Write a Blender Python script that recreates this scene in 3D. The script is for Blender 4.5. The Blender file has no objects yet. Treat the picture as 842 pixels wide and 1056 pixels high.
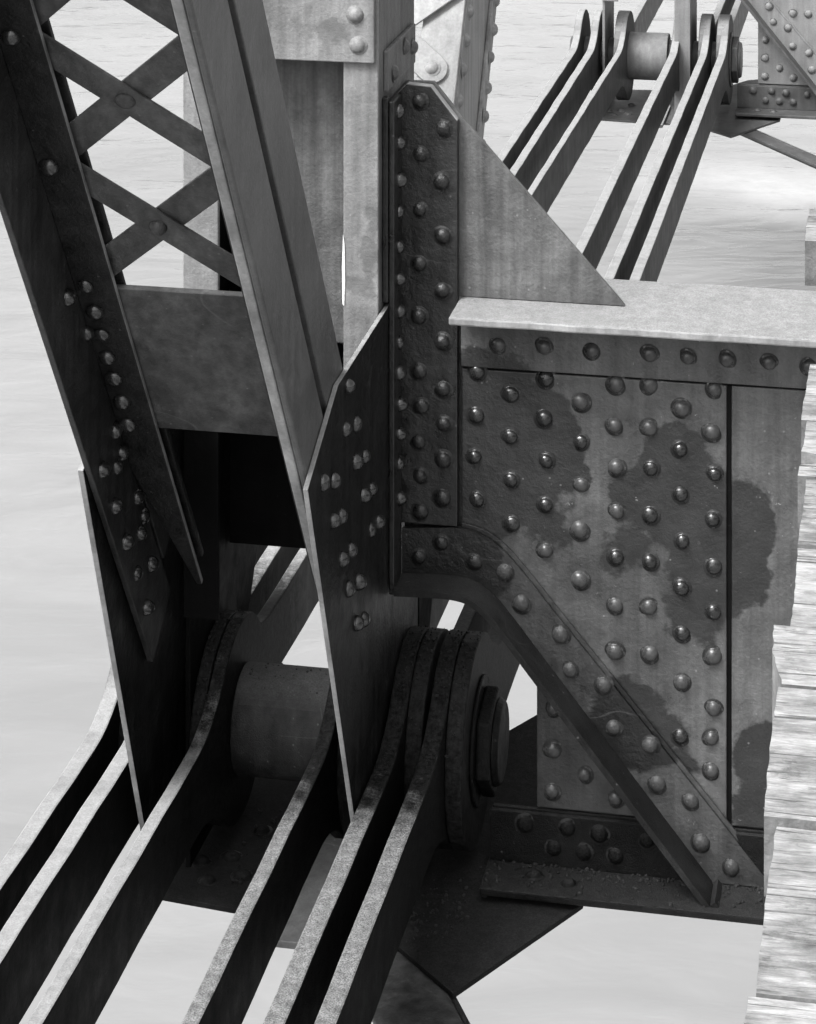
import bpy, bmesh, math, random
from mathutils import Vector, Matrix
random.seed(7)
scene = bpy.context.scene
COL = scene.collection
R = math.radians
PANEL = 7.3                     # distance between two joints of the lower chord

# ------------------------------------------------------------------ materials
def nodes_of(name):
    m = bpy.data.materials.new(name); m.use_nodes = True
    nt = m.node_tree; nt.nodes.clear()
    out = nt.nodes.new('ShaderNodeOutputMaterial')
    b = nt.nodes.new('ShaderNodeBsdfPrincipled')
    nt.links.new(b.outputs[0], out.inputs[0])
    return m, nt, b
def N(nt, t, **kw):
    n = nt.nodes.new(t)
    for k, v in kw.items(): setattr(n, k, v)
    return n
def math_n(nt, op, a, b=None, clamp=False):
    n = N(nt, 'ShaderNodeMath', operation=op, use_clamp=clamp)
    for i, x in enumerate((a, b)):
        if x is None: continue
        if isinstance(x, (int, float)): n.inputs[i].default_value = x
        else: nt.links.new(x, n.inputs[i])
    return n.outputs[0]
def noise(nt, vec, scale, detail=4, rough=.55, dist=0):
    n = N(nt, 'ShaderNodeTexNoise'); nt.links.new(vec, n.inputs['Vector'])
    n.inputs['Scale'].default_value = scale; n.inputs['Detail'].default_value = detail
    n.inputs['Roughness'].default_value = rough; n.inputs['Distortion'].default_value = dist
    return n.outputs['Fac']
def ramp(nt, fac, lo, hi, a=0., b=1.):
    n = N(nt, 'ShaderNodeMapRange'); n.clamp = True
    nt.links.new(fac, n.inputs['Value'])
    for k, v in zip(('From Min', 'From Max', 'To Min', 'To Max'), (lo, hi, a, b)): n.inputs[k].default_value = v
    return n.outputs[0]
def mixf(nt, f, a, b):
    n = N(nt, 'ShaderNodeMix', data_type='FLOAT')
    for sock, x in ((n.inputs[0], f), (n.inputs[2], a), (n.inputs[3], b)):
        if isinstance(x, (int, float)): sock.default_value = x
        else: nt.links.new(x, sock)
    return n.outputs[0]
def mapping(nt, vec, scale):
    n = N(nt, 'ShaderNodeMapping'); nt.links.new(vec, n.inputs['Vector'])
    n.inputs['Scale'].default_value = scale
    return n.outputs[0]
def gray(nt, val):
    n = N(nt, 'ShaderNodeCombineColor')
    for i in range(3): nt.links.new(val, n.inputs[i])
    return n.outputs[0]

def steel(name, base, rough=.45, var=.25, streak=.25, chips=.5, chip_val=.35, dust=0., dust_val=.3,
          patches=None, patch_val=.03, bump=.25, grit=.0, spec=.3, offset=(0, 0, 0), grime_shade=0, grime_shade_at=0., scratch=.16):
    m, nt, b = nodes_of(name)
    tc = N(nt, 'ShaderNodeTexCoord'); oi = N(nt, 'ShaderNodeObjectInfo')
    add = N(nt, 'ShaderNodeVectorMath', operation='ADD')
    nt.links.new(tc.outputs['Object'], add.inputs[0]); add.inputs[1].default_value = offset
    P = add.outputs[0]
    big = noise(nt, P, 3.2, 6, .6, .4)
    mid = noise(nt, P, 16, 6, .62)
    fine = noise(nt, P, 140, 4, .6)
    v = math_n(nt, 'MULTIPLY', ramp(nt, big, .3, .7, 1 - var, 1 + var), base)
    v = math_n(nt, 'MULTIPLY', v, ramp(nt, mid, .3, .7, 1 - var * .7, 1 + var * .7))
    st = noise(nt, mapping(nt, P, (38, 38, 1.6)), 1., 5, .6)
    v = math_n(nt, 'MULTIPLY', v, ramp(nt, st, .3, .7, 1 - streak, 1 + streak * .6))
    v = math_n(nt, 'MULTIPLY', v, ramp(nt, fine, .3, .7, .88, 1.12))
    rgh = ramp(nt, mid, .3, .7, rough - .1, rough + .14)
    if patches:                                         # patches of fresh dark paint with brushed edges
        wob = noise(nt, P, 7, 5, .55); wob2 = noise(nt, mapping(nt, P, (30, 30, 45)), 1., 5, .65)
        best = None
        for (px, pz, pr, pw) in patches:
            sep = N(nt, 'ShaderNodeSeparateXYZ'); nt.links.new(P, sep.inputs[0])
            dx = math_n(nt, 'DIVIDE', math_n(nt, 'SUBTRACT', sep.outputs[0], px), pw)
            dz = math_n(nt, 'SUBTRACT', sep.outputs[2], pz)
            d = math_n(nt, 'SQRT', math_n(nt, 'ADD', math_n(nt, 'MULTIPLY', dx, dx), math_n(nt, 'MULTIPLY', dz, dz)))
            d = math_n(nt, 'SUBTRACT', d, pr)
            best = d if best is None else math_n(nt, 'MINIMUM', best, d)
        best = math_n(nt, 'ADD', best, ramp(nt, wob, .25, .75, -.055, .055))
        best = math_n(nt, 'ADD', best, ramp(nt, wob2, .25, .75, -.014, .014))
        pf = ramp(nt, best, -.006, .008, 1, 0)
        pv = math_n(nt, 'MULTIPLY', ramp(nt, mid, .3, .7, .75, 1.3), patch_val)
        v = mixf(nt, math_n(nt, 'MULTIPLY', pf, .93), v, pv)
        rgh = mixf(nt, pf, rgh, .33)
    if chips > 0:
        c1 = noise(nt, P, 75, 5, .7); c2 = noise(nt, P, 6, 3, .5)
        cm = math_n(nt, 'MULTIPLY', ramp(nt, c1, .665, .70), ramp(nt, c2, .48, .62), True)
        v = mixf(nt, math_n(nt, 'MULTIPLY', cm, chips), v, chip_val)
        vo = N(nt, 'ShaderNodeTexVoronoi'); nt.links.new(P, vo.inputs['Vector']); vo.inputs['Scale'].default_value = 26
        sp = ramp(nt, vo.outputs['Distance'], .045, .075, 1, 0)
        v = mixf(nt, math_n(nt, 'MULTIPLY', sp, chips * .55), v, chip_val * .9)
    gr = noise(nt, P, 300, 3, .7)
    if scratch > 0:                                     # hair-thin scratches
        l1 = noise(nt, mapping(nt, P, (2.2, 2.2, 7)), 1., 1, .5, .3); l2 = noise(nt, P, 4.3, 3, .5)
        lm = ramp(nt, math_n(nt, 'ABSOLUTE', math_n(nt, 'SUBTRACT', l1, .5)), .0012, .0035, 1, 0)
        lm = math_n(nt, 'MULTIPLY', lm, ramp(nt, l2, .55, .62), True)
        v = mixf(nt, math_n(nt, 'MULTIPLY', lm, scratch), v, chip_val * .8)
    if dust > 0:                                        # silt and grit that has settled on the level faces
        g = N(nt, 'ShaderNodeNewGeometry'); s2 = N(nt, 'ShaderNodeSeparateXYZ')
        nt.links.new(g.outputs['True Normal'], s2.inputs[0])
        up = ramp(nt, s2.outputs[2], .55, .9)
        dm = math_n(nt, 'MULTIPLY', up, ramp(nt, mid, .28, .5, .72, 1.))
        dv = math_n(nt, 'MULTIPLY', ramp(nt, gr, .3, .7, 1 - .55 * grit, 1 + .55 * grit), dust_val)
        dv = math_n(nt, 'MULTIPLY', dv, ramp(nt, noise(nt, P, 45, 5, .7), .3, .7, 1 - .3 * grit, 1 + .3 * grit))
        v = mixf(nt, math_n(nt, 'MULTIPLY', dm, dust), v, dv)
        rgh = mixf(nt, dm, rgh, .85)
    if grime_shade:                                          # old grime, with shade painted in, round the pin at one end
        sg = N(nt, 'ShaderNodeSeparateXYZ'); nt.links.new(P, sg.inputs[0])
        ya = math_n(nt, 'ADD', sg.outputs[1], grime_shade_at)
        dd = math_n(nt, 'SQRT', math_n(nt, 'ADD', math_n(nt, 'MULTIPLY', ya, ya), math_n(nt, 'MULTIPLY', sg.outputs[2], sg.outputs[2])))
        gn = math_n(nt, 'ADD', ramp(nt, noise(nt, P, 26, 6, .75), .3, .7, -.10, .10), ramp(nt, gr, .3, .7, -.05, .05))
        gf = ramp(nt, math_n(nt, 'ADD', dd, gn), grime_shade - .07, grime_shade + .12, 1, 0)
        gv = math_n(nt, 'MULTIPLY', ramp(nt, noise(nt, P, 90, 4, .75), .35, .75, .3, 3.), .009)
        v = mixf(nt, math_n(nt, 'MULTIPLY', gf, .95), v, gv)
        rgh = mixf(nt, gf, rgh, .5)
    nt.links.new(gray(nt, v), b.inputs['Base Color'])
    nt.links.new(rgh, b.inputs['Roughness'])
    b.inputs['Specular IOR Level'].default_value = spec
    h = math_n(nt, 'ADD', math_n(nt, 'MULTIPLY', mid, 1.1), math_n(nt, 'ADD', math_n(nt, 'MULTIPLY', fine, .28), math_n(nt, 'MULTIPLY', gr, .10 + .5 * grit)))
    bp = N(nt, 'ShaderNodeBump'); bp.inputs['Strength'].default_value = bump; bp.inputs['Distance'].default_value = .006
    nt.links.new(h, bp.inputs['Height']); nt.links.new(bp.outputs[0], b.inputs['Normal'])
    return m

PATCH = [(.525, .70, .165, 1.0), (.45, .80, .10, 1.), (.46, .57, .12, .9), (.56, .545, .075, 1.3), (.62, .50, .03, 1.5),
         (.87, .60, .15, .85), (.80, .50, .06, 1.3), (.94, .47, .14, .75), (1.02, .52, .12, .55), (.90, .36, .06, 1.),
         (.78, .09, .075, 1.5), (.86, .02, .05, 1.2), (1.06, .05, .08, .8), (1.05, -.05, .07, 1.1),
         (.34, .46, .12, 1.2)]
POST = (.03, 0, -.25)
FB = (1.0, -.06, -.235)          # origin of the floor beam
M = {}
M['beam'] = steel('beam grey paint', .082, .36, var=.36, bump=.8, spec=.4, patches=PATCH, patch_val=.020, chips=.6, scratch=0, streak=.32, offset=FB)
M['beam_patch'] = steel('beam fresh dark paint', .018, .24, chips=.4, chip_val=.2, spec=.6)
M['beam_rivet'] = steel('beam rivet paint', .054, .30, chips=.4, spec=.5)
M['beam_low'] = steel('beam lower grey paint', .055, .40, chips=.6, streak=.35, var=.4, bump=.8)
M['beam_dark'] = steel('beam grimy paint darkened as shade', .009, .42, chips=.8, chip_val=.16, var=.55, bump=.9, dust=.9, dust_val=.028, grit=1., spec=0.15)  # grimy paint, lowered further to paint the shade low on the beam
M['knee_flange'] = steel('knee flange grime', .018, .42, chips=.8, chip_val=.2, var=.5, bump=.6, dust=.7, dust_val=.03, grit=1., spec=0.15)
M['grit'] = steel('rust crumbs', .02, .7, var=.6, chips=0, scratch=0)
M['knee'] = steel('knee angle paint', .050, .36, bump=.8, spec=.4, streak=.35, patches=[(.36, .45, .14, 1.1), (.80, .1, .09, 1.2)], patch_val=.011, chips=.5, chip_val=.25, var=.4, offset=FB)
M['flange_top'] = steel('weathered flange', .12, .6, dust=.95, dust_val=.205, grit=.6, bump=.7, chips=.7)
M['bracket'] = steel('bracket grey paint', .095, .46, chips=.6, streak=.4, var=.34, bump=.8)
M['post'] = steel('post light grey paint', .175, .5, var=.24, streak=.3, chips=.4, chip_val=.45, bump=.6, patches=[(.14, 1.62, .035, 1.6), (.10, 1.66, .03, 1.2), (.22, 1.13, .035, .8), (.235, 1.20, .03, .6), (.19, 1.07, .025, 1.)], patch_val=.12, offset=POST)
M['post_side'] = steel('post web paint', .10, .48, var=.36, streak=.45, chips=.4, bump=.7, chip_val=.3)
M['post_shade'] = steel('post paint dark as shade', .005, .6, chips=.25, chip_val=.05, var=.4, spec=.07)  # near-black tone that paints the shade of enclosed, recessed faces
M['angle'] = steel('connection angle dark paint', .017, .32, chips=.55, chip_val=.2, var=.5, streak=.5, bump=.8, spec=.45)
M['gusset'] = steel('gusset dark paint', .009, .40, chips=.55, chip_val=.10, var=.55, streak=.75, bump=.8, spec=0.2)
M['gusset_rivet'] = steel('gusset rivet', .016, .24, chips=.4, chip_val=.2, spec=.9, var=.4)
M['diag'] = steel('diagonal grey paint', .082, .40, var=.22, streak=.15, chips=.4, bump=.6, chip_val=.3)
M['diag_dark'] = steel('diagonal grimy paint with shade', .030, .42, var=.5, streak=.45, chips=.5, chip_val=.2, bump=.7)  # diagonal's grey with grime, darkened to paint its inner shade
M['diag_flange'] = steel('diagonal flange shaded tone', .015, .40, var=.5, streak=.5, chips=.6, chip_val=.18, bump=.7, spec=0.15)  # darkened further to paint the shade inside the diagonal
M['lace'] = steel('lacing paint', .058, .5, var=.45, streak=.5, chips=.7, chip_val=.2, bump=.7, scratch=.25)
M['edge'] = steel('worn plate edge with painted highlight', .22, .5, var=.3, chips=.4, chip_val=.5)  # pale wear that also carries the light caught by edges
M['bar'] = steel('eyebar paint', .010, .55, var=.35, dust=1., dust_val=.14, grit=1.2, chips=.35, chip_val=.06, bump=.6, grime_shade=.50, spec=0.03)
M['bar_left'] = steel('eyebar paint pale silt', .010, .55, var=.35, dust=1., dust_val=.20, grit=.45, chips=.35, chip_val=.06, bump=.3, grime_shade=.30, spec=0.03)
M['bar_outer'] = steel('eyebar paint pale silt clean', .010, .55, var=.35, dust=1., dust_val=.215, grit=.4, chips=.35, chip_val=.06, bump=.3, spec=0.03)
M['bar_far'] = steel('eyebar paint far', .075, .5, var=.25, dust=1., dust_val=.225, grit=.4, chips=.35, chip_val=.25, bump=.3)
M['bar_mid'] = steel('eyebar paint second panel', .075, .5, var=.25, dust=1., dust_val=.225, grit=.4, chips=.35, chip_val=.25, bump=.3, grime_shade=.60, grime_shade_at=PANEL, spec=0.03)
M['tab'] = steel('tab paint', .08, .6, var=.3, grit=.5)
M['pin'] = steel('pin sleeve paint', .022, .5, var=.55, streak=.6, bump=.7, chips=.5, chip_val=.3, dust=.7, dust_val=.08, grit=.8)
M['nut'] = steel('nut paint darkened as shade', .006, .5, var=.6, chips=.5, chip_val=.10, bump=1., spec=0.06)  # base tone lowered to paint the shade around the pin
M['plate'] = steel('lateral plate grime', .012, .5, var=.5, chips=.5, chip_val=.10, dust=.9, dust_val=.024, grit=.8, bump=.5, spec=0.05)
M['farsteel'] = steel('far grey steel', .155, .55, var=.15, chips=.2, chip_val=.35)
M['fardark'] = steel('far grey steel darker', .065, .5, var=.3, chips=.2)
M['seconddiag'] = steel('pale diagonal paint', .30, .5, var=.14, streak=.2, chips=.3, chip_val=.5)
M['seconddiag_web'] = steel('pale diagonal web paint', .22, .5, var=.2, streak=.35, chips=.3, chip_val=.45)
M['ring'] = steel('grime round rivets', .022, .5, var=.6, chips=.5, chip_val=.1, bump=.6)
M['white'] = steel('white sliver', .75, .6, chips=0, var=.1)

def wood():
    m, nt, b = nodes_of('weathered plank wood')
    tc = N(nt, 'ShaderNodeTexCoord'); oi = N(nt, 'ShaderNodeObjectInfo')
    sh = N(nt, 'ShaderNodeVectorMath', operation='ADD'); sc = N(nt, 'ShaderNodeVectorMath', operation='SCALE')
    cx = N(nt, 'ShaderNodeCombineXYZ'); nt.links.new(oi.outputs['Random'], cx.inputs[0]); nt.links.new(oi.outputs['Random'], cx.inputs[1])
    nt.links.new(cx.outputs[0], sc.inputs[0]); sc.inputs['Scale'].default_value = 13.
    nt.links.new(tc.outputs['Object'], sh.inputs[0]); nt.links.new(sc.outputs[0], sh.inputs[1])
    P = sh.outputs[0]
    g1 = noise(nt, mapping(nt, P, (12, 85, 85)), 1., 7, .7, .9)
    g2 = noise(nt, mapping(nt, P, (30, 260, 260)), 1., 4, .65)
    big = noise(nt, mapping(nt, P, (9, 16, 16)), 1., 6, .7)
    crack = noise(nt, mapping(nt, P, (9, 80, 60)), 1., 5, .6, 1.)
    mold = noise(nt, P, 22, 6, .7)
    v = math_n(nt, 'MULTIPLY', ramp(nt, g1, .3, .72, .50, 1.15), .34)
    v = math_n(nt, 'MULTIPLY', v, ramp(nt, g2, .3, .7, .78, 1.14))
    v = math_n(nt, 'MULTIPLY', v, ramp(nt, big, .36, .60, .52, 1.14))
    v = math_n(nt, 'MULTIPLY', v, ramp(nt, oi.outputs['Random'], 0, 1, .88, 1.1))
    mm = math_n(nt, 'MULTIPLY', ramp(nt, mold, .54, .64), ramp(nt, big, .55, .42), True)
    v = mixf(nt, math_n(nt, 'MULTIPLY', mm, .75), v, .075)
    ck2 = noise(nt, mapping(nt, P, (2.2, 120, 50)), 1., 3, .5, .6)
    cm = math_n(nt, 'MAXIMUM', ramp(nt, crack, .645, .675), ramp(nt, ck2, .66, .675))
    kn = N(nt, 'ShaderNodeTexVoronoi'); nt.links.new(mapping(nt, P, (2.6, 4.5, 4.5)), kn.inputs['Vector']); kn.inputs['Scale'].default_value = 1.
    kd = math_n(nt, 'ADD', kn.outputs['Distance'], ramp(nt, mold, .3, .7, -.02, .02))
    v = mixf(nt, math_n(nt, 'MULTIPLY', ramp(nt, kd, .07, .10, 1, 0), .7), v, .09)
    v = mixf(nt, math_n(nt, 'MULTIPLY', cm, .85), v, .05)
    nt.links.new(gray(nt, v), b.inputs['Base Color']); b.inputs['Roughness'].default_value = .85
    b.inputs['Specular IOR Level'].default_value = .2
    h = math_n(nt, 'SUBTRACT', math_n(nt, 'ADD', g1, math_n(nt, 'MULTIPLY', g2, .4)), math_n(nt, 'MULTIPLY', cm, 1.2))
    bp = N(nt, 'ShaderNodeBump'); bp.inputs['Strength'].default_value = .6; bp.inputs['Distance'].default_value = .008
    nt.links.new(h, bp.inputs['Height']); nt.links.new(bp.outputs[0], b.inputs['Normal'])
    return m
M['wood'] = wood()
M['wood_side'] = steel('plank side dark as gap shade', .15, .85, var=.5, chips=0, scratch=0, bump=.8, spec=.1)  # plank sides darkened to paint the shade in the gaps

def water_mat():
    m, nt, b = nodes_of('silty river water')
    tc = N(nt, 'ShaderNodeTexCoord'); P = tc.outputs['Object']
    rot = N(nt, 'ShaderNodeMapping'); nt.links.new(P, rot.inputs['Vector']); rot.inputs['Rotation'].default_value = (0, 0, R(-11))
    Q = rot.outputs[0]
    sep = N(nt, 'ShaderNodeSeparateXYZ'); nt.links.new(Q, sep.inputs[0])
    n1 = noise(nt, mapping(nt, Q, (.42, .95, 1)), 1., 4, .5, .8)
    n2 = noise(nt, mapping(nt, Q, (1.4, 3.0, 1)), 1., 3, .5, .6)
    cur = noise(nt, mapping(nt, Q, (.05, .16, 1)), 1., 4, .55, .8)
    v = ramp(nt, cur, .3, .7, .165, .215)
    v = math_n(nt, 'MULTIPLY', v, ramp(nt, n1, .3, .7, .93, 1.06))
    WATER_FOAM(nt, Q, sep)
    f = FOAM['fac']; d = FOAM['dark']
    v = math_n(nt, 'MULTIPLY', v, mixf(nt, d, 1., .45))
    v = mixf(nt, f, v, .30)
    nt.links.new(gray(nt, v), b.inputs['Base Color'])
    b.inputs['Roughness'].default_value = .12; b.inputs['IOR'].default_value = 1.33
    h = math_n(nt, 'ADD', math_n(nt, 'MULTIPLY', n1, 1.), math_n(nt, 'MULTIPLY', n2, .24))
    bp = N(nt, 'ShaderNodeBump'); bp.inputs['Strength'].default_value = .30; bp.inputs['Distance'].default_value = .20
    nt.links.new(h, bp.inputs['Height']); nt.links.new(bp.outputs[0], b.inputs['Normal'])
    return m
FOAM = {}
def WATER_FOAM(nt, Q, sep):
    # a line of foam; the darker water beside it paints in the bridge's reflection
    wob = noise(nt, mapping(nt, Q, (.12, .12, 1)), 1., 5, .6, .5)
    y = math_n(nt, 'ADD', sep.outputs[1], ramp(nt, wob, .25, .75, -1.6, 1.6))
    y = math_n(nt, 'ADD', y, math_n(nt, 'MULTIPLY', sep.outputs[0], .10))
    FOAM['y'] = y
    band = math_n(nt, 'MULTIPLY', ramp(nt, y, FY - 1.2, FY - .1), ramp(nt, y, FY + 2.0, FY + .4), True)
    x = sep.outputs[0]
    xr = ramp(nt, x, FX - 1.5, FX + 1.2)
    FOAM['fac'] = math_n(nt, 'MULTIPLY', math_n(nt, 'MULTIPLY', band, xr), ramp(nt, noise(nt, Q, 1.4, 5, .7), .3, .6, .45, 1.), True)
    dk = math_n(nt, 'MULTIPLY', ramp(nt, y, FY - 1.4, FY - 2.6), ramp(nt, y, FY - 24, FY - 8), True)
    FOAM['dark'] = math_n(nt, 'MULTIPLY', dk, ramp(nt, math_n(nt, 'ADD', x, ramp(nt, wob, .3, .7, -2, 2)), FX - 3, FX + .5), True)
WATER_Z = -8.0
FY, FX = 35.6, 4.6
M['water'] = water_mat()

# ------------------------------------------------------------------ mesh helpers
def prism(bm, pts, vec):
    a = [bm.verts.new(p) for p in pts]
    b = [bm.verts.new(Vector(p) + Vector(vec)) for p in pts]
    n = len(pts)
    bm.faces.new(a); bm.faces.new(list(reversed(b)))
    for i in range(n): bm.faces.new((a[i], b[i], b[(i + 1) % n], a[(i + 1) % n]))
    return bm
def xz(pts, y0, y1, bm=None):
    return prism(bm or bmesh.new(), [(x, y0, z) for x, z in pts], (0, y1 - y0, 0))
def yz(pts, x0, x1, bm=None):
    return prism(bm or bmesh.new(), [(x0, y, z) for y, z in pts], (x1 - x0, 0, 0))
def xy(pts, z0, z1, bm=None):
    return prism(bm or bmesh.new(), [(x, y, z0) for x, y in pts], (0, 0, z1 - z0))
def box(x0, x1, y0, y1, z0, z1, bm=None):
    return xz([(x0, z0), (x1, z0), (x1, z1), (x0, z1)], y0, y1, bm)
def cyl_x(x0, x1, r, cy=0, cz=0, seg=40, bm=None, r1=None, rot=0):
    bm = bm or bmesh.new()
    r1 = r if r1 is None else r1
    a = []; b = []
    for i in range(seg):
        t = 2 * math.pi * i / seg + rot
        a.append(bm.verts.new((x0, cy + r * math.cos(t), cz + r * math.sin(t))))
        b.append(bm.verts.new((x1, cy + r1 * math.cos(t), cz + r1 * math.sin(t))))
    bm.faces.new(a); bm.faces.new(list(reversed(b)))
    for i in range(seg): bm.faces.new((a[i], b[i], b[(i + 1) % seg], a[(i + 1) % seg]))
    return bm
def smooth_line(pts, k=5):
    out = []
    for i in range(len(pts) - 1):
        p0 = pts[max(i - 1, 0)]; p1 = pts[i]; p2 = pts[i + 1]; p3 = pts[min(i + 2, len(pts) - 1)]
        for j in range(k):
            t = j / k
            out.append(tuple(.5 * (2 * b + (c - a) * t + (2 * a - 5 * b + 4 * c - d) * t * t + (3 * b - a - 3 * c + d) * t ** 3)
                             for a, b, c, d in zip(p0, p1, p2, p3)))
    out.append(pts[-1]); return out
def offset_line(pts, d):
    out = []
    for i, p in enumerate(pts):
        a = pts[max(i - 1, 0)]; b = pts[min(i + 1, len(pts) - 1)]
        t = Vector((b[0] - a[0], b[1] - a[1])).normalized()
        out.append((p[0] + t.y * d, p[1] - t.x * d))
    return out

def thing(name, label, cat, loc, group=None):
    o = bpy.data.objects.new(name, None); COL.objects.link(o)
    o.location = loc; o.empty_display_size = .1
    o['label'] = label; o['category'] = cat
    if group: o['group'] = group
    return o
def world_loc(o):
    v = Vector((0, 0, 0))
    while o: v += o.location; o = o.parent
    return v
def obj(name, bm, mat, parent=None, loc=None, bevel=.0025, smooth=False, label=None, edge=None, edge_up=False, edge_mat='edge'):
    """link bm (built in world coordinates) as ONE mesh object; origin = loc, or its thing's origin"""
    bmesh.ops.recalc_face_normals(bm, faces=bm.faces)
    org = world_loc(parent) if parent else Vector(loc or (0, 0, 0))
    bmesh.ops.translate(bm, verts=bm.verts, vec=-org)
    me = bpy.data.meshes.new(name); bm.to_mesh(me); bm.free()
    me.materials.append(M[mat])
    if edge is not None:                               # narrow edge faces in their own tone; on steel, wear plus painted-in edge light
        me.materials.append(M[edge_mat]); ax = Vector(edge)
        for p in me.polygons:
            if abs(p.normal.dot(ax)) < .5 and (p.normal.z > .3 or not edge_up): p.material_index = 1
    o = bpy.data.objects.new(name, me); COL.objects.link(o)
    if parent: o.parent = parent
    else: o.location = org
    if smooth:
        for p in me.polygons: p.use_smooth = True
    if bevel:
        bv = o.modifiers.new('edge', 'BEVEL'); bv.width = bevel; bv.segments = 2; bv.limit_method = 'ANGLE'; bv.angle_limit = R(35)
    if label: o['label'] = label
    return o
def tag(o, label, cat, group=None):
    o['label'] = label; o['category'] = cat
    if group: o['group'] = group
    return o
def structure(o): o['kind'] = 'structure'; return o

def rivet_mesh(name, mat, r=.0172, h=.0135, seg=20, ring='ring'):
    bm = bmesh.new(); rows = []
    k = 1. if h < .0145 else .0
    prof = [(1 + .36 * k, -.05), (1 + .26 * k, .02), (1 + .08 * k, .07), (1.0, .17), (.97, .30), (.88, .48), (.72, .72), (.48, .9), (.22, .985)]
    for pr, ph in prof:
        rows.append([bm.verts.new((r * pr * math.cos(2 * math.pi * i / seg), r * pr * math.sin(2 * math.pi * i / seg), h * ph)) for i in range(seg)])
    top = bm.verts.new((0, 0, h))
    for a, b in zip(rows, rows[1:]):
        for i in range(seg): bm.faces.new((a[i], a[(i + 1) % seg], b[(i + 1) % seg], b[i]))
    for i in range(seg): bm.faces.new((rows[-1][i], rows[-1][(i + 1) % seg], top))
    me = bpy.data.meshes.new(name); bm.to_mesh(me); bm.free()
    for p in me.polygons: p.use_smooth = True
    me.materials.append(M[mat]); me.materials.append(M[ring])
    for p in me.polygons:                               # dirt and old paint caught round the foot
        c = p.center
        if math.hypot(c.x, c.y) > r * (1.08 + .10 * math.sin(3 * math.atan2(c.y, c.x) + 1)): p.material_index = 1
    return me
RIV = {}
def rivets(parent, pts, normal, mat, r=.0172, h=.0135, name='rivet', jit=.003):
    key = (mat, r, h)
    if key not in RIV: RIV[key] = rivet_mesh('rivet', mat, r, h, ring=mat if mat in ('farsteel', 'fardark', 'seconddiag', 'seconddiag_web', 'post') else 'ring')
    org = world_loc(parent); q = Vector(normal).to_track_quat('Z', 'Y')
    out = []
    for p in pts:
        o = bpy.data.objects.new(name, RIV[key]); COL.objects.link(o); o.parent = parent
        j = Vector((random.uniform(-jit, jit), random.uniform(-jit, jit), random.uniform(-jit, jit)))
        n = Vector(normal).normalized(); j -= n * j.dot(n)
        o.location = Vector(p) + j - org
        o.rotation_mode = 'QUATERNION'
        tilt = Vector((random.uniform(-.13, .13), random.uniform(-.13, .13), 1)).normalized().to_track_quat('Z', 'Y')
        o.rotation_quaternion = q @ tilt
        s = random.uniform(.90, 1.07); o.scale = (s, s * random.uniform(.94, 1.06), s * random.uniform(.75, 1.12))
        out.append(o)
    return out

def children(o): return [c for c in bpy.data.objects if c.parent == o]
def copy_tree(o, parent=None):
    c = o.copy(); COL.objects.link(c)
    if parent: c.parent = parent
    for ch in children(o): copy_tree(ch, c)
    return c
def remat(root, table):
    """give a copied thing its own materials (far, paler tones)"""
    todo = [root]
    cache = {}
    while todo:
        o = todo.pop(); todo += children(o)
        if o.type == 'MESH':
            src = o.data.name
            if src not in cache:
                me = o.data.copy()
                for i, old in enumerate(list(me.materials)):
                    for k, v in table.items():
                        if old == M[k]: me.materials[i] = M[v]
                cache[src] = me
            o.data = cache[src]

# ------------------------------------------------------------------ water
bm = bmesh.new()
S = 900
vs = [bm.verts.new(p) for p in ((-S, -S, WATER_Z), (S, -S, WATER_Z), (S, S, WATER_Z), (-S, S, WATER_Z))]
bm.faces.new(vs)
structure(obj('water', bm, 'water', loc=(0, 0, WATER_Z), bevel=0))

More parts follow.
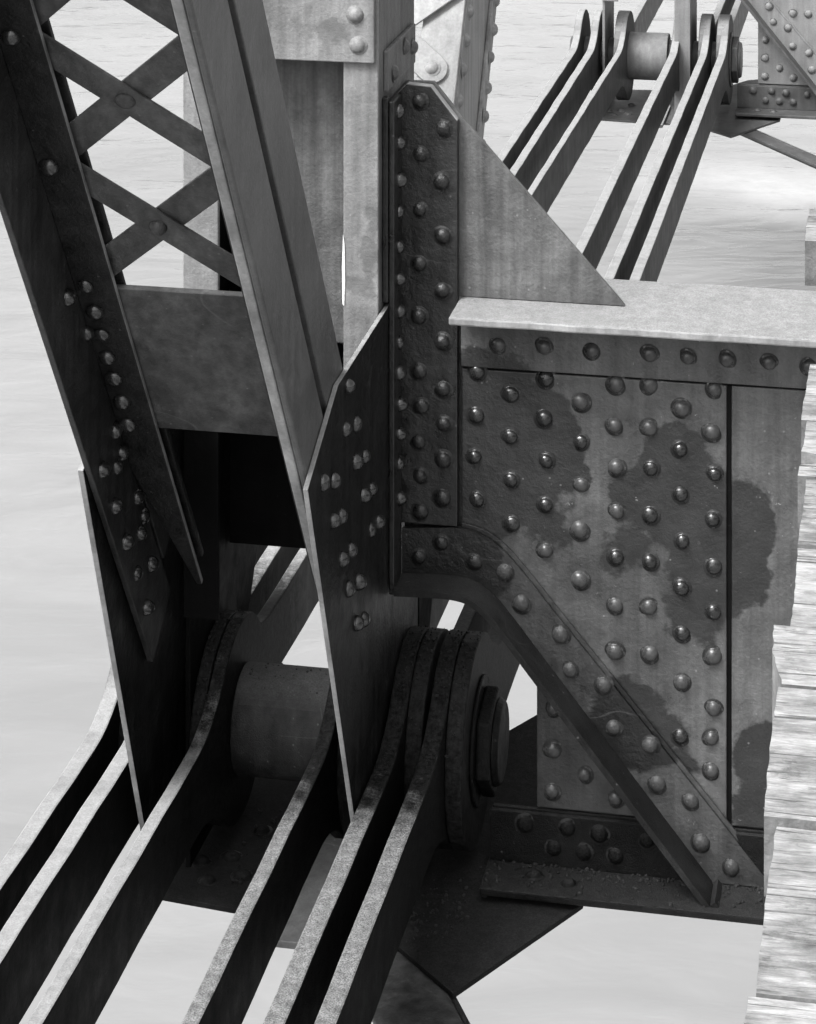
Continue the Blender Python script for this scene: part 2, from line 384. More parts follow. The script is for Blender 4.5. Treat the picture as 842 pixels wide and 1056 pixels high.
# ------------------------------------------------------------------ floor beam
def floor_beam():
    t = thing('floor_beam', 'nearest riveted grey floor beam with dark paint patches and a curved knee', 'floor beam', (1.0, -.06, -.235), 'riveted floor beams')
    XE = 4.6
    kroot = [(.274, .396), (.36, .399), (.405, .398), (.443, .389), (.484, .360), (.523, .317), (.587, .238), (.72, .075), (.95, -.2075), (.957, -.216)]
    kup = [(.274, .493), (.35, .500), (.405, .503), (.458, .490), (.501, .461), (.555, .404), (.617, .331), (.75, .178), (.991, -.104), (1.085, -.216)]
    kr = smooth_line(kroot); ku = smooth_line(kup)
    # main web, with the notch at its end that clears the pin
    low = [p for p in kr if p[0] < .572]
    web = low + [(.572, .25), (.572, -.22), (XE, -.22), (XE, .985), (.274, .985)]
    obj('web_plate', xz(web, -.060, -.045), 'beam', t)
    # cover plate left of the splice, and the plate right of it: the joint is an open groove
    kk = [(x + .004, z + .004) for x, z in ku if .405 < x < .985]
    cov = [(.405, .850)] + [(.405, .507)] + kk + [(.985, -.092), (.985, .850)]
    obj('cover_plate', xz(cov, -.074, -.060), 'beam', t)
    tri = [(.572, -.098), (.572, .253)] + [(x, z - .002) for x, z in kr if .58 < x < .86] + [(.858, -.098)]
    obj('cover_plate', xz(tri, -.074, -.060), 'beam_low', t, label='small triangular cover plate under the knee')
    obj('cover_plate', xz([(.9955, -.098), (XE, -.098), (XE, .850), (.9955, .850)], -.073, -.060), 'beam', t)
    obj('groove_shade_strip', box(.986, .9945, -.069, -.0605, -.09, .849), 'post_shade', t, bevel=0)  # dark strips that paint the shade inside the open grooves
    obj('groove_shade_strip', box(.406, XE, -.070, -.0605, .8505, .8565), 'post_shade', t, bevel=0)
    # top flange
    bmf = xz([(.405, .857), (XE, .857), (XE, .985), (.405, .985)], -.084, -.060)
    fl = obj('flange_angle', bmf, 'beam', t)
    n = 46; pts = []
    xs = [.40 + (XE - .40) * i / n for i in range(n + 1)]
    for i, x in enumerate(xs): pts.append((x, -.207 + random.uniform(-.0035, .0035)))
    for x in reversed(xs): pts.append((x, .14 + random.uniform(-.003, .003)))
    obj('top_flange', xy(pts, .985, 1.003), 'flange_top', t, bevel=.004, edge=(0, 0, 1))
    # knee: curved angle, web leg and outstanding leg
    obj('knee_angle', xz(ku + list(reversed(kr)), -.088, -.074), 'knee', t)
    lip = offset_line(ku, -.010)
    obj('knee_edge_strip', xz([p for p in ku if p[0] > .395] + [q for p, q in reversed(list(zip(ku, lip))) if p[0] > .395], -.082, -.0745), 'knee', t, bevel=.0015)
    kr1 = offset_line(kr, .0008); kr2 = offset_line(kr, .014)
    obj('knee_flange', xz(kr1 + list(reversed(kr2)), -.183, -.075), 'knee_flange', t, bevel=.003)
    # bottom flange
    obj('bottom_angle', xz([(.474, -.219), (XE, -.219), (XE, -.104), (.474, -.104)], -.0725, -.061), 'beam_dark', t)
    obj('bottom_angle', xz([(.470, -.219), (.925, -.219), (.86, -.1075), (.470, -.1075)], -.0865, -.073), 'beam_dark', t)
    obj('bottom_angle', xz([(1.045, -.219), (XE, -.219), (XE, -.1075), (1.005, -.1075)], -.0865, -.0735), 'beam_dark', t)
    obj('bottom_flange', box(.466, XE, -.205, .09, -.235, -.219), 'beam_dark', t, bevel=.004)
    # stiffening bracket plate above the beam
    br = [(.278, 1.004), (.764, 1.004), (.745, 1.026), (.407, 1.395), (.341, 1.474), (.286, 1.474)]
    obj('bracket_plate', xz(br, -.062, -.047), 'bracket', t, bevel=.0015)
    R_TOP = [(.49, .911), (.59, .911), (.692, .910), (.817, .911), (.903, .910), (.988, .909), (1.074, .909), (1.16, .909)]
    R_WEB = [(0.437, 0.843), (0.437, 0.75), (0.437, 0.66), (0.437, 0.565), (0.516, 0.797), (0.516, 0.707), (0.516, 0.615), (0.516, 0.515), (0.591, 0.842), (0.591, 0.753), (0.591, 0.662), (0.591, 0.563), (0.591, 0.462), (0.668, 0.796), (0.668, 0.706), (0.668, 0.615), (0.668, 0.513), (0.668, 0.408), (0.745, 0.84), (0.745, 0.749), (0.745, 0.66), (0.745, 0.562), (0.745, 0.46), (0.745, 0.357), (0.745, 0.257), (0.819, 0.84), (0.819, 0.75), (0.819, 0.659), (0.819, 0.562), (0.819, 0.459), (0.819, 0.358), (0.819, 0.258), (0.888, 0.795), (0.888, 0.704), (0.888, 0.612), (0.888, 0.509), (0.888, 0.409), (0.888, 0.306), (0.956, 0.84), (0.956, 0.751), (0.956, 0.659), (0.956, 0.562), (0.956, 0.458), (0.956, 0.358), (0.956, 0.262), (0.886, 0.204), (0.956, 0.151), (0.886, 0.087), (0.955, 0.086), (0.954, 0.018), (0.607, 0.124), (0.608, 0.032), (0.676, -0.016), (0.608, -0.059), (0.745, -0.06)]
    R_KNEE = [(0.625, 0.290), (0.644, 0.213), (0.723, 0.187), (0.743, 0.101), (0.819, 0.068), (0.836, -0.012), (0.911, -0.047), (0.932, -0.135), (1.0, -0.178), (0.364, 0.465), (0.313, 0.432), (0.436, 0.430), (0.501, 0.418), (0.54, 0.352)]
    R_BOT = [(0.547, -0.130), (0.643, -0.132), (0.713, -0.133), (0.609, -0.176), (0.677, -0.179), (0.744, -0.180), (0.815, -0.138)]
    rivets(t, [(x, -.084, z) for x, z in R_TOP], (0, -1, 0), 'beam_rivet')
    def inpatch(x, z): return min(math.hypot((x - px) / pw, z - pz) - pr for px, pz, pr, pw in PATCH) < 0
    for mt, want in (('beam_rivet', False), ('beam_patch', True)):
        rivets(t, [(x, -.074, z) for x, z in R_WEB if inpatch(x, z) == want], (0, -1, 0), mt)
    rivets(t, [(x, -.088, z) for x, z in R_KNEE if x > .47], (0, -1, 0), 'knee')
    rivets(t, [(x, -.088, z) for x, z in R_KNEE if x <= .47], (0, -1, 0), 'angle')
    rivets(t, [(x, -.0865, z) for x, z in R_BOT] + [(1.085, -.0865, -.140)], (0, -1, 0), 'beam_dark')
    rivets(t, [(.575, -.130, -.219), (.655, -.152, -.219)], (0, 0, 1), 'beam_dark')
    rivets(t, [(x, -.160, .985) for x in (.80, .90, .985, 1.07, 1.15)], (0, 0, -1), 'beam_rivet')
    return t
near_beam = floor_beam()

# ------------------------------------------------------------------ post (vertical member) with its gusset plates
def truss_post():
    t = thing('truss_post', 'nearest riveted vertical post with tie plate and dark gusset plates', 'bridge post', (.03, 0, -.25), 'vertical truss posts')
    ZT = 3.4
    # right channel
    b = box(.233, .247, -.198, .19, -.245, ZT)
    obj('channel_web', b, 'post_side', t)
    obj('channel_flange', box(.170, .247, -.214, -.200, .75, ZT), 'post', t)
    obj('channel_flange', box(.170, .247, -.2135, -.200, -.245, .748), 'post_shade', t, bevel=0)
    obj('channel_flange', box(.170, .232, .178, .190, .4, ZT), 'post_shade', t)
    # left channel
    obj('channel_web', box(-.190, -.177, -.198, .19, -.245, ZT), 'post_shade', t)
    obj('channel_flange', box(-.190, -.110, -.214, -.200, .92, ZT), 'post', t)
    obj('channel_flange', box(-.190, -.110, -.2135, -.200, .31, .918), 'post_shade', t)
    obj('channel_flange', box(-.176, -.075, .150, .162, .36, ZT), 'post_shade', t)
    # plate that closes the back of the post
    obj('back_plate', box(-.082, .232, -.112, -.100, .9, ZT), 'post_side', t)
    obj('back_plate', box(-.176, .232, .118, .130, .345, .97), 'post_shade', t)
    tp = obj('tie_plate', box(-.190, .241, -.228, -.216, 1.545, 2.1), 'post', t)
    rivets(tp, [(.203, -.228, 1.582), (.203, -.228, 1.651), (.203, -.228, 1.72), (-.15, -.228, 1.582), (-.15, -.228, 1.651)], (0, -1, 0), 'post')
    obj('white_sliver', xz([(.1685, 1.02), (.1725, 1.015), (.1745, 1.07), (.173, 1.15), (.170, 1.17), (.1675, 1.10)], -.2162, -.2145), 'white', t, bevel=0)  # small white sliver along the flange edge
    # gusset plates that join post and inclined member to the pin
    G = [(-.105, 1.01), (-.64, 1.005), (-.915, .884), (-.50, .03), (-.42, -.20), (.19, -.20), (.19, 1.01)]
    G[1] = (-.655, 1.012)
    GR = [(-.123, 1.005), (-.326, 1.03), (-.652, 1.012), (-.913, .884), (-.516, .083), (-.44, -.06), (-.30, -.20), (.17, -.20), (.17, .99)]
    gr = obj('gusset_plate', yz([(-.123, 1.005), (-.655, .996), (-.913, .884), (-.516, .083), (-.44, -.06), (-.30, -.20), (.17, -.20), (.17, 1.01)], .249, .2595), 'gusset', t, edge=(1, 0, 0), bevel=.0015)
    RG = [(-0.573, 0.969), (-0.596, 0.891), (-0.498, 0.867), (-0.508, 0.791), (-0.414, 0.766), (-0.795, 0.854), (-0.705, 0.824), (-0.431, 0.694), (-0.345, 0.673), (-0.711, 0.746), (-0.634, 0.73), (-0.355, 0.594), (-0.281, 0.58), (-0.634, 0.645), (-0.547, 0.627), (-0.563, 0.554), (-0.481, 0.532), (-0.498, 0.455), (-.42, .43)]
    rivets(gr, [(.2595, y, z) for y, z in RG], (1, 0, 0), 'gusset_rivet', .0165, .0185)
    gl = obj('gusset_plate', yz([(.17, 1.0), (-.5, 1.0), (-.862, .868), (-.47, 0.), (-.40, -.15), (-.30, -.20), (.17, -.20)], -.214, -.202), 'gusset', t, edge=(1, 0, 0), bevel=.0015)
    # connection angle: one leg on the post, one on the floor beam
    ca = obj('connection_angle', xz([(.263, .506), (.398, .506), (.398, 1.397), (.339, 1.470), (.285, 1.474), (.263, 1.45)], -.089, -.063), 'angle', t, edge=(0, 1, 0), edge_up=True)
    RC = [(0.367, 1.38), (0.365, 1.261), (0.365, 1.142), (0.364, 1.022), (0.314, 1.436), (0.315, 1.32), (0.314, 1.2), (0.316, 1.081), (0.314, 0.965), (0.314, 0.845), (0.315, 0.766), (0.315, 0.69), (0.315, 0.61), (0.315, 0.537), (0.366, 0.912), (0.365, 0.807), (0.365, 0.728), (0.365, 0.649), (0.365, 0.568)]
    rivets(ca, [(x, -.089, z) for x, z in RC], (0, -1, 0), 'angle')
    cs = obj('angle_leg', box(.262, .274, -.172, -.0895, .38, 1.452), 'angle', ca)
    RS = [(-0.126, 1.423), (-0.126, 1.353), (-0.126, 1.273), (-0.126, 1.199), (-0.126, 1.123), (-0.126, 1.056), (-0.12, 0.979), (-0.12, 0.914), (-0.125, 0.852), (-0.12, 0.78), (-0.12, 0.713), (-0.12, 0.648), (-0.118, 0.574)]
    rivets(ca, [(.274, y, z) for y, z in RS], (1, 0, 0), 'gusset_rivet', .0165, .0185)
    obj('filler_bar', box(.248, .2605, -.176, -.150, 1.015, 1.46), 'angle', t)
    obj('filler_bar', box(.248, .2605, -.12, .1, 1.015, 1.44), 'angle', t)
    ub = obj('splice_plate', box(.2475, .258, -.16, .15, 1.47, 1.56), 'post_side', t)
    rivets(ub, [(.258, -.10, 1.50), (.258, .02, 1.53), (.258, .11, 1.51)], (1, 0, 0), 'post_side')
    return t, gr, gl
near_post, gus_r, gus_l = truss_post()

# ------------------------------------------------------------------ inclined members
def frame_of(slope):
    k = math.sqrt(1 + slope * slope)
    return k
def incl(s, n):              # member that rises towards the viewer; s along, n towards its upper side
    return (-.5981 * s + .8014 * n, .8014 * s + .5981 * n)
def laced_diagonal():
    t = thing('truss_diagonal', 'dark inclined member with crossed lacing bars rising from the near pin', 'diagonal member', (.02, 0, 0), 'inclined truss members')
    S1 = 3.3
    def strip(n0, n1, s0, s1, x0, x1, s0b=None):
        return yz([incl(s0, n0), incl(s1, n0), incl(s1, n1), incl(s0 if s0b is None else s0b, n1)], x0, x1)
    # right side: two plates with the lacing gap between them
    obj('angle_web', strip(-.170, -.0135, .62, S1, .2335, .248), 'diag', t, bevel=.004)
    obj('angle_web', strip(.0135, .147, .62, S1, .2335, .248, .75), 'diag', t)
    obj('gap_shade_strip', strip(-.0195, .0175, .62, S1, .2335, .2345), 'post_shade', t, bevel=0)  # dark strip painting the shade in the lacing gap
    obj('angle_flange', strip(-.020, -.0075, .62, S1, .145, .2325), 'diag_dark', t)
    obj('angle_flange', strip(.0055, .018, .62, S1, .145, .2325), 'diag_dark', t)
    obj('edge_angle', strip(-.171, -.158, .66, S1, .213, .233), 'edge', t, bevel=.003)
    # left side
    obj('angle_web', strip(-.170, -.0075, .52, S1, -.2, -.187), 'diag_dark', t, bevel=.002)
    obj('angle_web', strip(.0055, .147, .62, S1, -.2, -.187), 'diag_dark', t)
    low = Vector((0, incl(0, -1)[0], incl(0, -1)[1]))
    def P(x, s, n): y, z = incl(s, n); return (x, y, z)
    def tapered(n0, x1, se):                            # the leg is cut on a long slant where it runs down on to the gusset
        return prism(bmesh.new(), [P(-.1865, .98, n0), P(x1 - .012, se, n0), P(x1, se, n0), P(x1, S1, n0), P(-.1865, S1, n0)], Vector(P(0, 0, .0125)) - Vector(P(0, 0, 0)))
    fl = obj('angle_flange', tapered(-.020, -.105, .575), 'diag_flange', t, bevel=.003, edge=(0, .8014, .5981))
    obj('angle_flange', tapered(.0055, -.098, .64), 'diag_flange', t)
    rivets(fl, [P(-.161, s, -.020) for s in (1.588, 1.515, 1.440, 1.367, 1.297, 1.222, 1.147, 1.936, 2.284, 2.632)], low, 'gusset_rivet', .0185, .016)
    RL = [(-1.006, 1.25), (-0.89, 1.147), (-0.711, 0.896), (-0.672, 0.838), (-0.798, 0.85), (-0.699, 0.818), (-0.562, 0.707), (-0.716, 0.746), (-0.519, 0.647), (-0.55, 0.625), (-0.643, 0.644), (-0.472, 0.529), (-0.567, 0.55), (-0.503, 0.455)]
    rivets(fl, [(-.187, y, z) for y, z in RL], (1, 0, 0), 'gusset_rivet', .0165, .0185)
    # batten plate that closes the end of the lacing
    bm = prism(bmesh.new(), [P(-.17, 1.118, -.007), P(.21, 1.118, -.007), P(.21, 1.566, -.007), P(-.17, 1.566, -.007)], Vector(P(0, 0, .012)) - Vector(P(0, 0, 0)))
    obj('batten_plate', bm, 'lace', t)
    # crossed flat bars; each with rounded, riveted ends hidden between the angles
    def flat(a, b, n0, w=.032, over=.02):
        a = Vector(a); b = Vector(b); d = (b - a).normalized(); p = Vector((-d.y, d.x))
        a2 = a - d * over; b2 = b + d * over
        q = [a2 + p * w, b2 + p * w, b2 - p * w, a2 - p * w]
        return prism(bmesh.new(), [P(v.x, v.y, n0) for v in q], Vector(P(0, 0, .0055)) - Vector(P(0, 0, 0)))
    for k in range(-1, 4):
        sa = 1.936 + .348 * k; sb = sa + .348
        if k >= 0 or True:
            lo = max(sa, 1.56)
            if k == -1: continue
            l1 = obj('lacing_bar', flat((-.161, sb), (.189, sa), -.0062), 'lace', t, bevel=.0015)
            obj('lacing_bar', flat((-.161, sa), (.189, sb), -.0001), 'lace', t, bevel=.0015)
            rivets(l1, [P(.012, (sa + sb) / 2, -.0062)], low, 'lace', .0185, .015)
    # the lowest pair, cut by the batten
    l1 = obj('lacing_bar', flat((-.161, 1.936), (.189, 1.588), -.0062), 'lace', t, bevel=.0015)
    obj('lacing_bar', flat((-.161, 1.588), (.189, 1.936), -.0001), 'lace', t, bevel=.0015)
    rivets(l1, [P(.007, 1.758, -.0062)], low, 'lace', .0185, .015)
    return t
laced_diagonal()

def incl2(s, n): return (.5758 * s - .8176 * n, .8176 * s + .5758 * n)
def second_diagonal():
    t = thing('truss_diagonal', 'pale inclined member with riveted edges leaning away behind the bracket', 'diagonal member', (.03, .3, .35), 'inclined truss members')
    S1 = 3.6
    def strip(n0, n1, x0, x1, s0=1.0):
        return yz([incl2(s0, n0), incl2(S1, n0), incl2(S1, n1), incl2(s0, n1)], x0, x1)
    w = obj('web_plate', strip(-.245, .188, .240, .251), 'seconddiag_web', t)
    for x0, x1, se in ((.240, .251, .998), (-.205, -.193, 1.40)):
        obj('end_plate', yz([incl2(.05, -.245), incl2(se, -.245), incl2(se, .188), incl2(.665, .188)], x0, x1), 'post_shade', t)
    obj('edge_angle', strip(.125, .188, .2515, .262), 'seconddiag_web', t)
    obj('edge_angle', strip(-.245, -.18, .2515, .262), 'seconddiag_web', t)
    obj('flange_plate', strip(.188, .200, .155, .258), 'seconddiag', t)
    obj('web_plate', strip(-.245, .188, -.205, -.193, 1.402), 'seconddiag_web', t)
    obj('flange_plate', strip(.188, .200, -.205, -.11), 'seconddiag', t)
    def P(x, s, n): y, z = incl2(s, n); return (x, y, z)
    ss = [1.43 + .082 * i for i in range(-3, 9)]
    rivets(t, [P(.262, s, .155) for s in ss], (1, 0, 0), 'seconddiag_web')
    rivets(t, [P(.262, s + .03, -.213) for s in ss], (1, 0, 0), 'seconddiag_web')
    up = Vector((0,) + incl2(0, 1))
    for i in range(7):
        sa = 1.491 + .175 * i
        a, b = ((.196, sa), (-.16, sa + .30)) if i % 2 == 0 else ((-.16, sa + .125), (.196, sa + .19))
        if i % 2: a, b = (.196, sa - .012 + .0), (-.16, sa - .20)
        A = Vector(a); B = Vector(b); d = (B - A).normalized(); p = Vector((-d.y, d.x)); r = .038
        pts = []
        for j in range(9):
            th = math.pi * j / 8
            v = A + (p * math.cos(th) - d * math.sin(th)) * r; pts.append(v)
        for j in range(9):
            th = math.pi * j / 8
            v = B + (-p * math.cos(th) + d * math.sin(th)) * r; pts.append(v)
        n0 = .2005 if i % 2 == 0 else .2085
        if i % 2: continue
        lb = obj('lacing_bar', prism(bmesh.new(), [P(v.x, v.y, n0) for v in pts], Vector(P(0, 0, .008)) - Vector(P(0, 0, 0))), 'seconddiag', t, bevel=.0015)
        rivets(lb, [P(a[0], a[1], n0 + .008)], up, 'seconddiag', .0175, .014)
    # bars of the other slope
    for i in range(3):
        sa = 1.70 + .36 * i
        A = Vector((.196, sa)); B = Vector((-.16, sa - .30)); d = (B - A).normalized(); p = Vector((-d.y, d.x)); r = .038
        q = [A - d * r + p * r, A - d * r - p * r, B + d * r - p * r, B + d * r + p * r]
        obj('lacing_bar', prism(bmesh.new(), [P(v.x, v.y, .2090) for v in q], Vector(P(0, 0, .008)) - Vector(P(0, 0, 0))), 'seconddiag', t, bevel=.0015)
    return t
second_diagonal()

# ------------------------------------------------------------------ eyebars
def eyebar_profile(L=PANEL, w=.085, Rh=.222, rf=.35):
    yc = math.sqrt((Rh + rf) ** 2 - (w + rf) ** 2)
    top = []
    a_end = math.atan2(w + rf, yc)             # direction from head centre to fillet centre
    # head at y = 0 : from the far side over the top, then the fillet onto the shank towards -y
    for i in range(13):
        th = 0 + (math.pi - a_end) * i / 12
        top.append((Rh * math.cos(th), Rh * math.sin(th)))
    for i in range(1, 9):
        ph = -(a_end) + (a_end - math.pi / 2) * i / 8
        top.append((-yc + rf * math.cos(ph), w + rf + rf * math.sin(ph)))
    rj = random.Random(31)
    mid = [(-yc - .1 - .14 * i + rj.uniform(-.05, .05), w + rj.uniform(-.0022, .0022)) for i in range(int((L - 2 * yc - .2) / .14) + 1)]
    mirrored = [(-L - y, z) for y, z in reversed(top)]
    up = top + mid + mirrored
    dn = [(y, -z) for y, z in reversed(up)]
    return up + dn[1:-1]
PROF = eyebar_profile()
def eyebar_mesh(name, mat, th):
    bm = yz(PROF, -th / 2, th / 2)
    bmesh.ops.remove_doubles(bm, verts=bm.verts, dist=1e-5)
    bmesh.ops.recalc_face_normals(bm, faces=bm.faces)
    me = bpy.data.meshes.new(name); bm.to_mesh(me); bm.free(); me.materials.append(M[mat])
    return me
EM = {('bar', .038): None}
def eyebar(xc, th, mat, y_far, label, group, dx=0):
    key = (mat, round(th, 3))
    if EM.get(key) is None: EM[key] = eyebar_mesh('eyebar', mat, th)
    o = bpy.data.objects.new('eyebar', EM[key]); COL.objects.link(o)
    o.location = (xc, y_far, 0)
    o.rotation_euler = (0, 0, -math.atan2(dx, PANEL))
    bv = o.modifiers.new('edge', 'BEVEL'); bv.width = .004; bv.segments = 2; bv.limit_method = 'ANGLE'; bv.angle_limit = R(50)
    tag(o, label, 'eyebar', group); return o
g1 = 'eyebars of the nearest panel'
eyebar(-.357, .038, 'bar_outer', 0, 'outermost left eyebar in the foreground, against the open water', g1)
eyebar(-.270, .038, 'bar_outer', 0, 'second eyebar from the left in the foreground, running under the left gusset edge', g1)
eyebar(-.127, .030, 'bar_left', 0, 'third foreground eyebar, curving up in front of the left gusset tip', g1)
eyebar(.140, .032, 'bar', 0, 'fourth foreground eyebar, right of the open gap, ending behind the right gusset', g1)
eyebar(.284, .040, 'bar', 0, 'fifth foreground eyebar, gritty topped, starting just right of the right gusset tip', g1)
eyebar(.372, .040, 'bar', 0, 'outermost right foreground eyebar, beside the hexagonal pin nut', g1)
g2 = 'eyebars of the second panel'
DX = .03
for xc, th, dxx, lab in ((-.318, .036, DX, 'leftmost eyebar of the far panel, a dark sliver behind the bracket'),
                    (-.232, .036, DX, 'second far panel eyebar from the left, pale topped'),
                    (-.158, .029, .10, 'third far panel eyebar, left of the wide gap showing water'),
                    (.176, .038, DX, 'fourth far panel eyebar, right of the wide gap showing water'),
                    (.3235, .036, DX, 'fifth far panel eyebar, close beside the outer right one'),
                    (.413, .038, DX, 'outermost right eyebar of the far panel with a sunlit top')):
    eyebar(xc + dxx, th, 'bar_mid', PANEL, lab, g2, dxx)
g3 = 'eyebars of the third panel'
for xc, lab in ((-.135, 'short visible eyebar beyond the far pin sleeve, left of the far post opening'), (.284, 'dark eyebar beyond the far pin, inner one of the right pair'), (.372, 'eyebar beyond the far pin, outer one of the right pair')):
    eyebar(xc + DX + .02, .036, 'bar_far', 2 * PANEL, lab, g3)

# ------------------------------------------------------------------ pin
def chord_pin():
    t = thing('chord_pin', 'stout pin with smooth round sleeve at the near joint', 'pin', (.02, 0, 0), 'chord pins')
    obj('sleeve', cyl_x(-.111, .123, .118, seg=56), 'pin', t, bevel=.004, smooth=False)
    sl = [c for c in children(t)][-1]
    for p in sl.data.polygons: p.use_smooth = len(p.vertices) == 4
    obj('shaft', cyl_x(-.372, .46, .085, seg=40), 'nut', t, bevel=.003)
    obj('washer', cyl_x(.4325, .440, .135, seg=40), 'nut', t, bevel=.003)
    obj('nut', cyl_x(.4405, .472, .116, seg=6, rot=.3), 'nut', t, bevel=.006)
    obj('end_cap', cyl_x(.4725, .487, .092, seg=36, r1=.084), 'nut', t, bevel=.004)
    return t
near_pin = chord_pin()

# ------------------------------------------------------------------ lateral bracing under the joint
def lateral_plate():
    t = thing('lateral_plate', 'dark horizontal bracing plate with rivets under the near pin', 'plate', (.1, 0, -.25), 'lateral bracing plates')
    pts = [(-.30, -.295), (-.05, -.325), (.20, -.34), (.33, -.40), (.472, -.545), (.685, -.16), (.69, .42), (.60, .78), (.47, .70), (.30, .40), (-.30, .34)]
    obj('plate', xy(pts, -.264, -.252), 'plate', t)
    pl = children(t)[0]
    rivets(pl, [(-.165, -.16, -.252), (-.105, -.125, -.252), (-.065, 0, -.252), (-.06, -.20, -.252), (-.13, -.23, -.252)], (0, 0, 1), 'plate', .019, .014)
    # short rounded tab that shows between the fourth and fifth bars
    tab = [(.075, -.455), (.135, -.455)] + [(.105 + .03 * math.cos(a), -.03 + .03 * math.sin(a)) for a in [math.pi * i / 8 for i in range(9)]]
    obj('tab', xy(tab, -.2515, -.236), 'tab', t)
    return t
near_plate = lateral_plate()
def lateral_brace(a, d, L, z, label, hgt=.13, wid=.11, lm='plate'):
    a = Vector(a); d = Vector(d).normalized(); p = Vector((-d.y, d.x))
    t = thing('lateral_brace', label, 'bracing', (a.x, a.y, z), 'lateral braces')
    b = a + d * L
    q = [a - p * .0, b - p * .0, b + p * .012, a + p * .012]
    obj('upright_leg', xy([(v.x, v.y) for v in q], z - hgt, z), 'beam_dark', t)
    q = [a - p * wid, b - p * wid, b - p * .0015, a - p * .0015]
    obj('level_leg', xy([(v.x, v.y) for v in q], z - .012, z), lm, t)
    return t
near_brace = lateral_brace((.25, -.12), (.45, -.87), 3.0, -.2655, 'dark steel brace running down to the bottom edge under the near bars', .13, .17, 'lace')

# ------------------------------------------------------------------ the next joint of the truss
OFF = Vector((DX, PANEL, 0))
def far(o, label, table):
    c = copy_tree(o); c.location = o.location + OFF; c['label'] = label; remat(c, table); return c
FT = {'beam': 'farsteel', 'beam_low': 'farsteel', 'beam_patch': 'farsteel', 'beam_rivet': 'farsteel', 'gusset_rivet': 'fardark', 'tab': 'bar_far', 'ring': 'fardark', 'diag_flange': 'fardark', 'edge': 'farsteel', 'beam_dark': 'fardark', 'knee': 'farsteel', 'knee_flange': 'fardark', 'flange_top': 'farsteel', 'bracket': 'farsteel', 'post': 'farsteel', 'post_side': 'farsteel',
      'post_shade': 'farsteel', 'angle': 'fardark', 'gusset': 'fardark', 'pin': 'farsteel', 'nut': 'fardark', 'plate': 'fardark', 'bar': 'bar_far'}
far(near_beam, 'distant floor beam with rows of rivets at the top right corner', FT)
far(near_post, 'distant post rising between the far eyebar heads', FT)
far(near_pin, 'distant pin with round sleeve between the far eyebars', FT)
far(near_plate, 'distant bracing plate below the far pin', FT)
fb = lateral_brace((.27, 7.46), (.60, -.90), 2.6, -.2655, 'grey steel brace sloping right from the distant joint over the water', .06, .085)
remat(fb, FT)
# the far joint has open posts: drop the gusset, the tie plate and the closing plates that the near one has
kill = []
for o in list(bpy.data.objects):
    if o.parent and o.parent.get('label', '').startswith('distant post') and o.name.split('.')[0] in ('gusset_plate', 'tie_plate', 'back_plate', 'white_sliver', 'connection_angle', 'splice_plate', 'filler_bar'):
        kill.append(o)
def drop(o):
    for c in children(o): drop(c)
    bpy.data.objects.remove(o, do_unlink=True)
for o in kill: drop(o)

# ------------------------------------------------------------------ crumbs of rust and ballast lying on ledges and bar heads
def crumbs():
    bm = bmesh.new(); rnd = random.Random(5)
    def lump(x, y, z, r):
        M4 = Matrix.Translation((x, y, z)) @ Matrix.Rotation(rnd.random() * 6.3, 4, Vector((rnd.random() - .5, rnd.random() - .5, rnd.random() - .5)).normalized())
        M4 = M4 @ Matrix.Diagonal((r * rnd.uniform(.7, 1.3), r * rnd.uniform(.7, 1.3), r * rnd.uniform(.5, 1.), 1))
        bmesh.ops.create_icosphere(bm, subdivisions=1, radius=1, matrix=M4)
    def rr(): return .0016 + .0045 * rnd.random() ** 3
    for i in range(330):
        r = rr(); lump(rnd.uniform(.47, 1.15), -.088 - .11 * rnd.random() ** 2.5, -.219 + r * .4, r)
    for i in range(110):
        r = rr() * .9; lump(rnd.gauss(.36, .05), rnd.gauss(-.25, .07), -.252 + r * .4, r)
    for i in range(160):
        r = rr(); lump(rnd.uniform(-.10, .12), rnd.uniform(-.28, .1), -.252 + r * .4, r)
    for xc, th in ((-.127, .030), (-.158, .029), (.284, .040), (.372, .040), (.3235, .036), (.413, .038), (.140, .032)):
        for i in range(110):
            a = R(rnd.triangular(60, 165, 120)); r = rr() * .8
            lump(xc + rnd.uniform(-.45, .45) * th, .222 * math.cos(a) * 1.0, .222 * math.sin(a) + r * .2, r)
    for i in range(60):
        r = rr() * .6; a = rnd.gauss(0, .35)
        lump(rnd.uniform(-.105, .12), .118 * math.sin(a), .118 * math.cos(a) + r * .3, r)
    o = obj('rust_crumbs', bm, 'grit', loc=(.3, 0, -.25), bevel=0)
    o['kind'] = 'stuff'; o['label'] = 'dark rust crumbs lying on bar heads, pin and lower ledges'; o['category'] = 'grit'
crumbs()

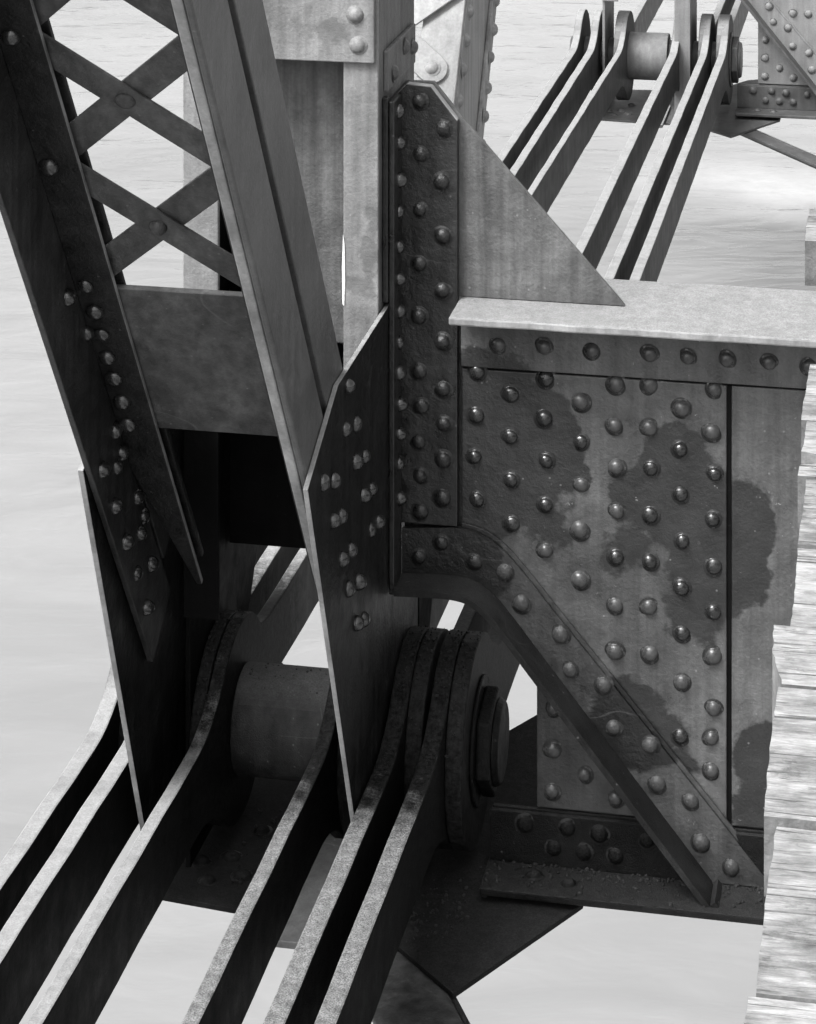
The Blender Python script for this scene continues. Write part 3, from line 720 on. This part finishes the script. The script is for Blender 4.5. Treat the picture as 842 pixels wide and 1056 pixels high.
# ------------------------------------------------------------------ deck planks
def plank(y0, y1, xe, label, skew=0, ztop=1.03, seed=0, x1=4.2, notch=None, thick=.105):
    rnd = random.Random(seed)
    n = 14; edge = []
    for i in range(n + 1):
        f = i / n
        edge.append((xe + skew * f + rnd.uniform(-.0012, .0012) + .0022 * math.sin(f * 3 + seed), y0 + (y1 - y0) * f))
    for _ in range(rnd.choice((1, 2, 2, 3))):           # splits running in from the end
        k = rnd.randrange(2, n - 1); yk = y0 + (y1 - y0) * (k + .5) / n; g = rnd.uniform(.0015, .0035); dpt = rnd.uniform(.05, .16)
        xk = edge[k][0]
        if any(abs(e[1] - yk) < .02 for e in edge): edge = [e for e in edge if abs(e[1] - yk) > .013]
        at = max(i for i, e in enumerate(edge) if e[1] < yk) + 1
        edge[at:at] = [(xk, yk - g), (xk + dpt * .5, yk - g * .7 + .002), (xk + dpt, yk + .003), (xk + dpt * .5, yk + g * .7 + .002), (xk, yk + g)]
    if notch: edge = [(x + notch((y - y0) / (y1 - y0)), y) for x, y in edge]
    pts = edge + [(x1, y1), (x1, y0)]
    o = obj('deck_plank', xy(pts, ztop - thick, ztop), 'wood', loc=(xe + 1.2, (y0 + y1) / 2, ztop - thick), bevel=0, edge=(0, 0, 1), edge_mat='wood_side')
    tag(o, label, 'plank', 'deck planks'); return o
plank(.435, .72, 1.130, 'weathered plank beyond the floor beam, only its end showing at the right edge', 0, seed=3)
plank(-.770, -.445, 1.178, 'first deck plank on the near side of the floor beam', 0, seed=4)
plank(-1.054, -.775, 1.184, 'pale second plank from the floor beam, with a clean cut end', .0, seed=5)
plank(-1.352, -1.059, 1.196, 'third plank from the floor beam, above a dark gap', .0, seed=6, ztop=1.027)
plank(-1.677, -1.376, 1.199, 'fourth plank from the floor beam, grey mottled with a short end', .0, seed=7)
plank(-1.880, -1.682, 1.178, 'worn fifth plank whose end sticks out furthest past its neighbour above', .0, seed=8, ztop=1.032, notch=lambda f: .018 * max(0, .55 - f) / .55)
plank(-2.262, -1.886, 1.194, 'sixth plank from the floor beam, blotched and split, above a narrow gap', .0, seed=9)
plank(-2.668, -2.286, 1.211, 'widest plank near the bottom right corner with long grain cracks', .0, seed=10)
plank(-2.99, -2.673, 1.199, 'lowest plank at the bottom right corner with a projecting ragged end', .0, seed=11, ztop=1.028)

# ------------------------------------------------------------------ camera (level, with the lens dropped as on a view camera)
f_px, W_px, H_px, v0, u0 = 2650., 842., 1056., -500., 421.
a = math.atan(529. / f_px)
cam = bpy.data.cameras.new('camera'); co = bpy.data.objects.new('camera', cam); COL.objects.link(co)
co.location = (1.39512, -5.63594, 2.72491)
co.rotation_euler = (math.pi / 2, 0, a)
cam.sensor_fit = 'HORIZONTAL'; cam.sensor_width = 36.; cam.lens = f_px * 36 / W_px
cam.shift_x = 0; cam.shift_y = -(H_px / 2 - v0) / W_px
cam.clip_start = .05; cam.clip_end = 4000
scene.camera = co

# ------------------------------------------------------------------ light: bright overcast, black and white
sun_dir = Vector((-.40, -.50, .92)).normalized()      # towards the sun
w = bpy.data.worlds.new('World'); scene.world = w; w.use_nodes = True
nt = w.node_tree; nt.nodes.clear()
sky = nt.nodes.new('ShaderNodeTexSky'); sky.sky_type = 'NISHITA'; sky.sun_disc = False
sky.sun_elevation = math.asin(sun_dir.z); sky.sun_rotation = math.atan2(sun_dir.x, sun_dir.y)
sky.dust_density = 8.0; sky.air_density = 1.2
bw = nt.nodes.new('ShaderNodeRGBToBW'); bg = nt.nodes.new('ShaderNodeBackground'); ow = nt.nodes.new('ShaderNodeOutputWorld')
bg.inputs['Strength'].default_value = .14
nt.links.new(sky.outputs[0], bw.inputs[0]); wt = nt.nodes.new('ShaderNodeTexCoord'); ws = nt.nodes.new('ShaderNodeSeparateXYZ')
nt.links.new(wt.outputs['Generated'], ws.inputs[0])      # overcast sky that brightens towards the horizon
hz = ramp(nt, ws.outputs[2], .02, .45, 2.1, 1.)
nt.links.new(math_n(nt, 'MULTIPLY', bw.outputs[0], hz), bg.inputs[0]); nt.links.new(bg.outputs[0], ow.inputs[0])
sl = bpy.data.lights.new('sun', 'SUN'); sl.energy = 1.5; sl.angle = R(22); sl.color = (1, 1, 1)
so = bpy.data.objects.new('sun', sl); COL.objects.link(so)
so.rotation_euler = (-sun_dir).to_track_quat('-Z', 'Y').to_euler(); so.location = (0, 0, 20)

scene.render.engine = 'CYCLES'
scene.cycles.max_bounces = 6
scene.cycles.use_denoising = True
scene.view_settings.view_transform = 'Standard'; scene.view_settings.look = 'None'
scene.view_settings.exposure = 1.27; scene.view_settings.gamma = 1
scene.view_settings.use_curve_mapping = False
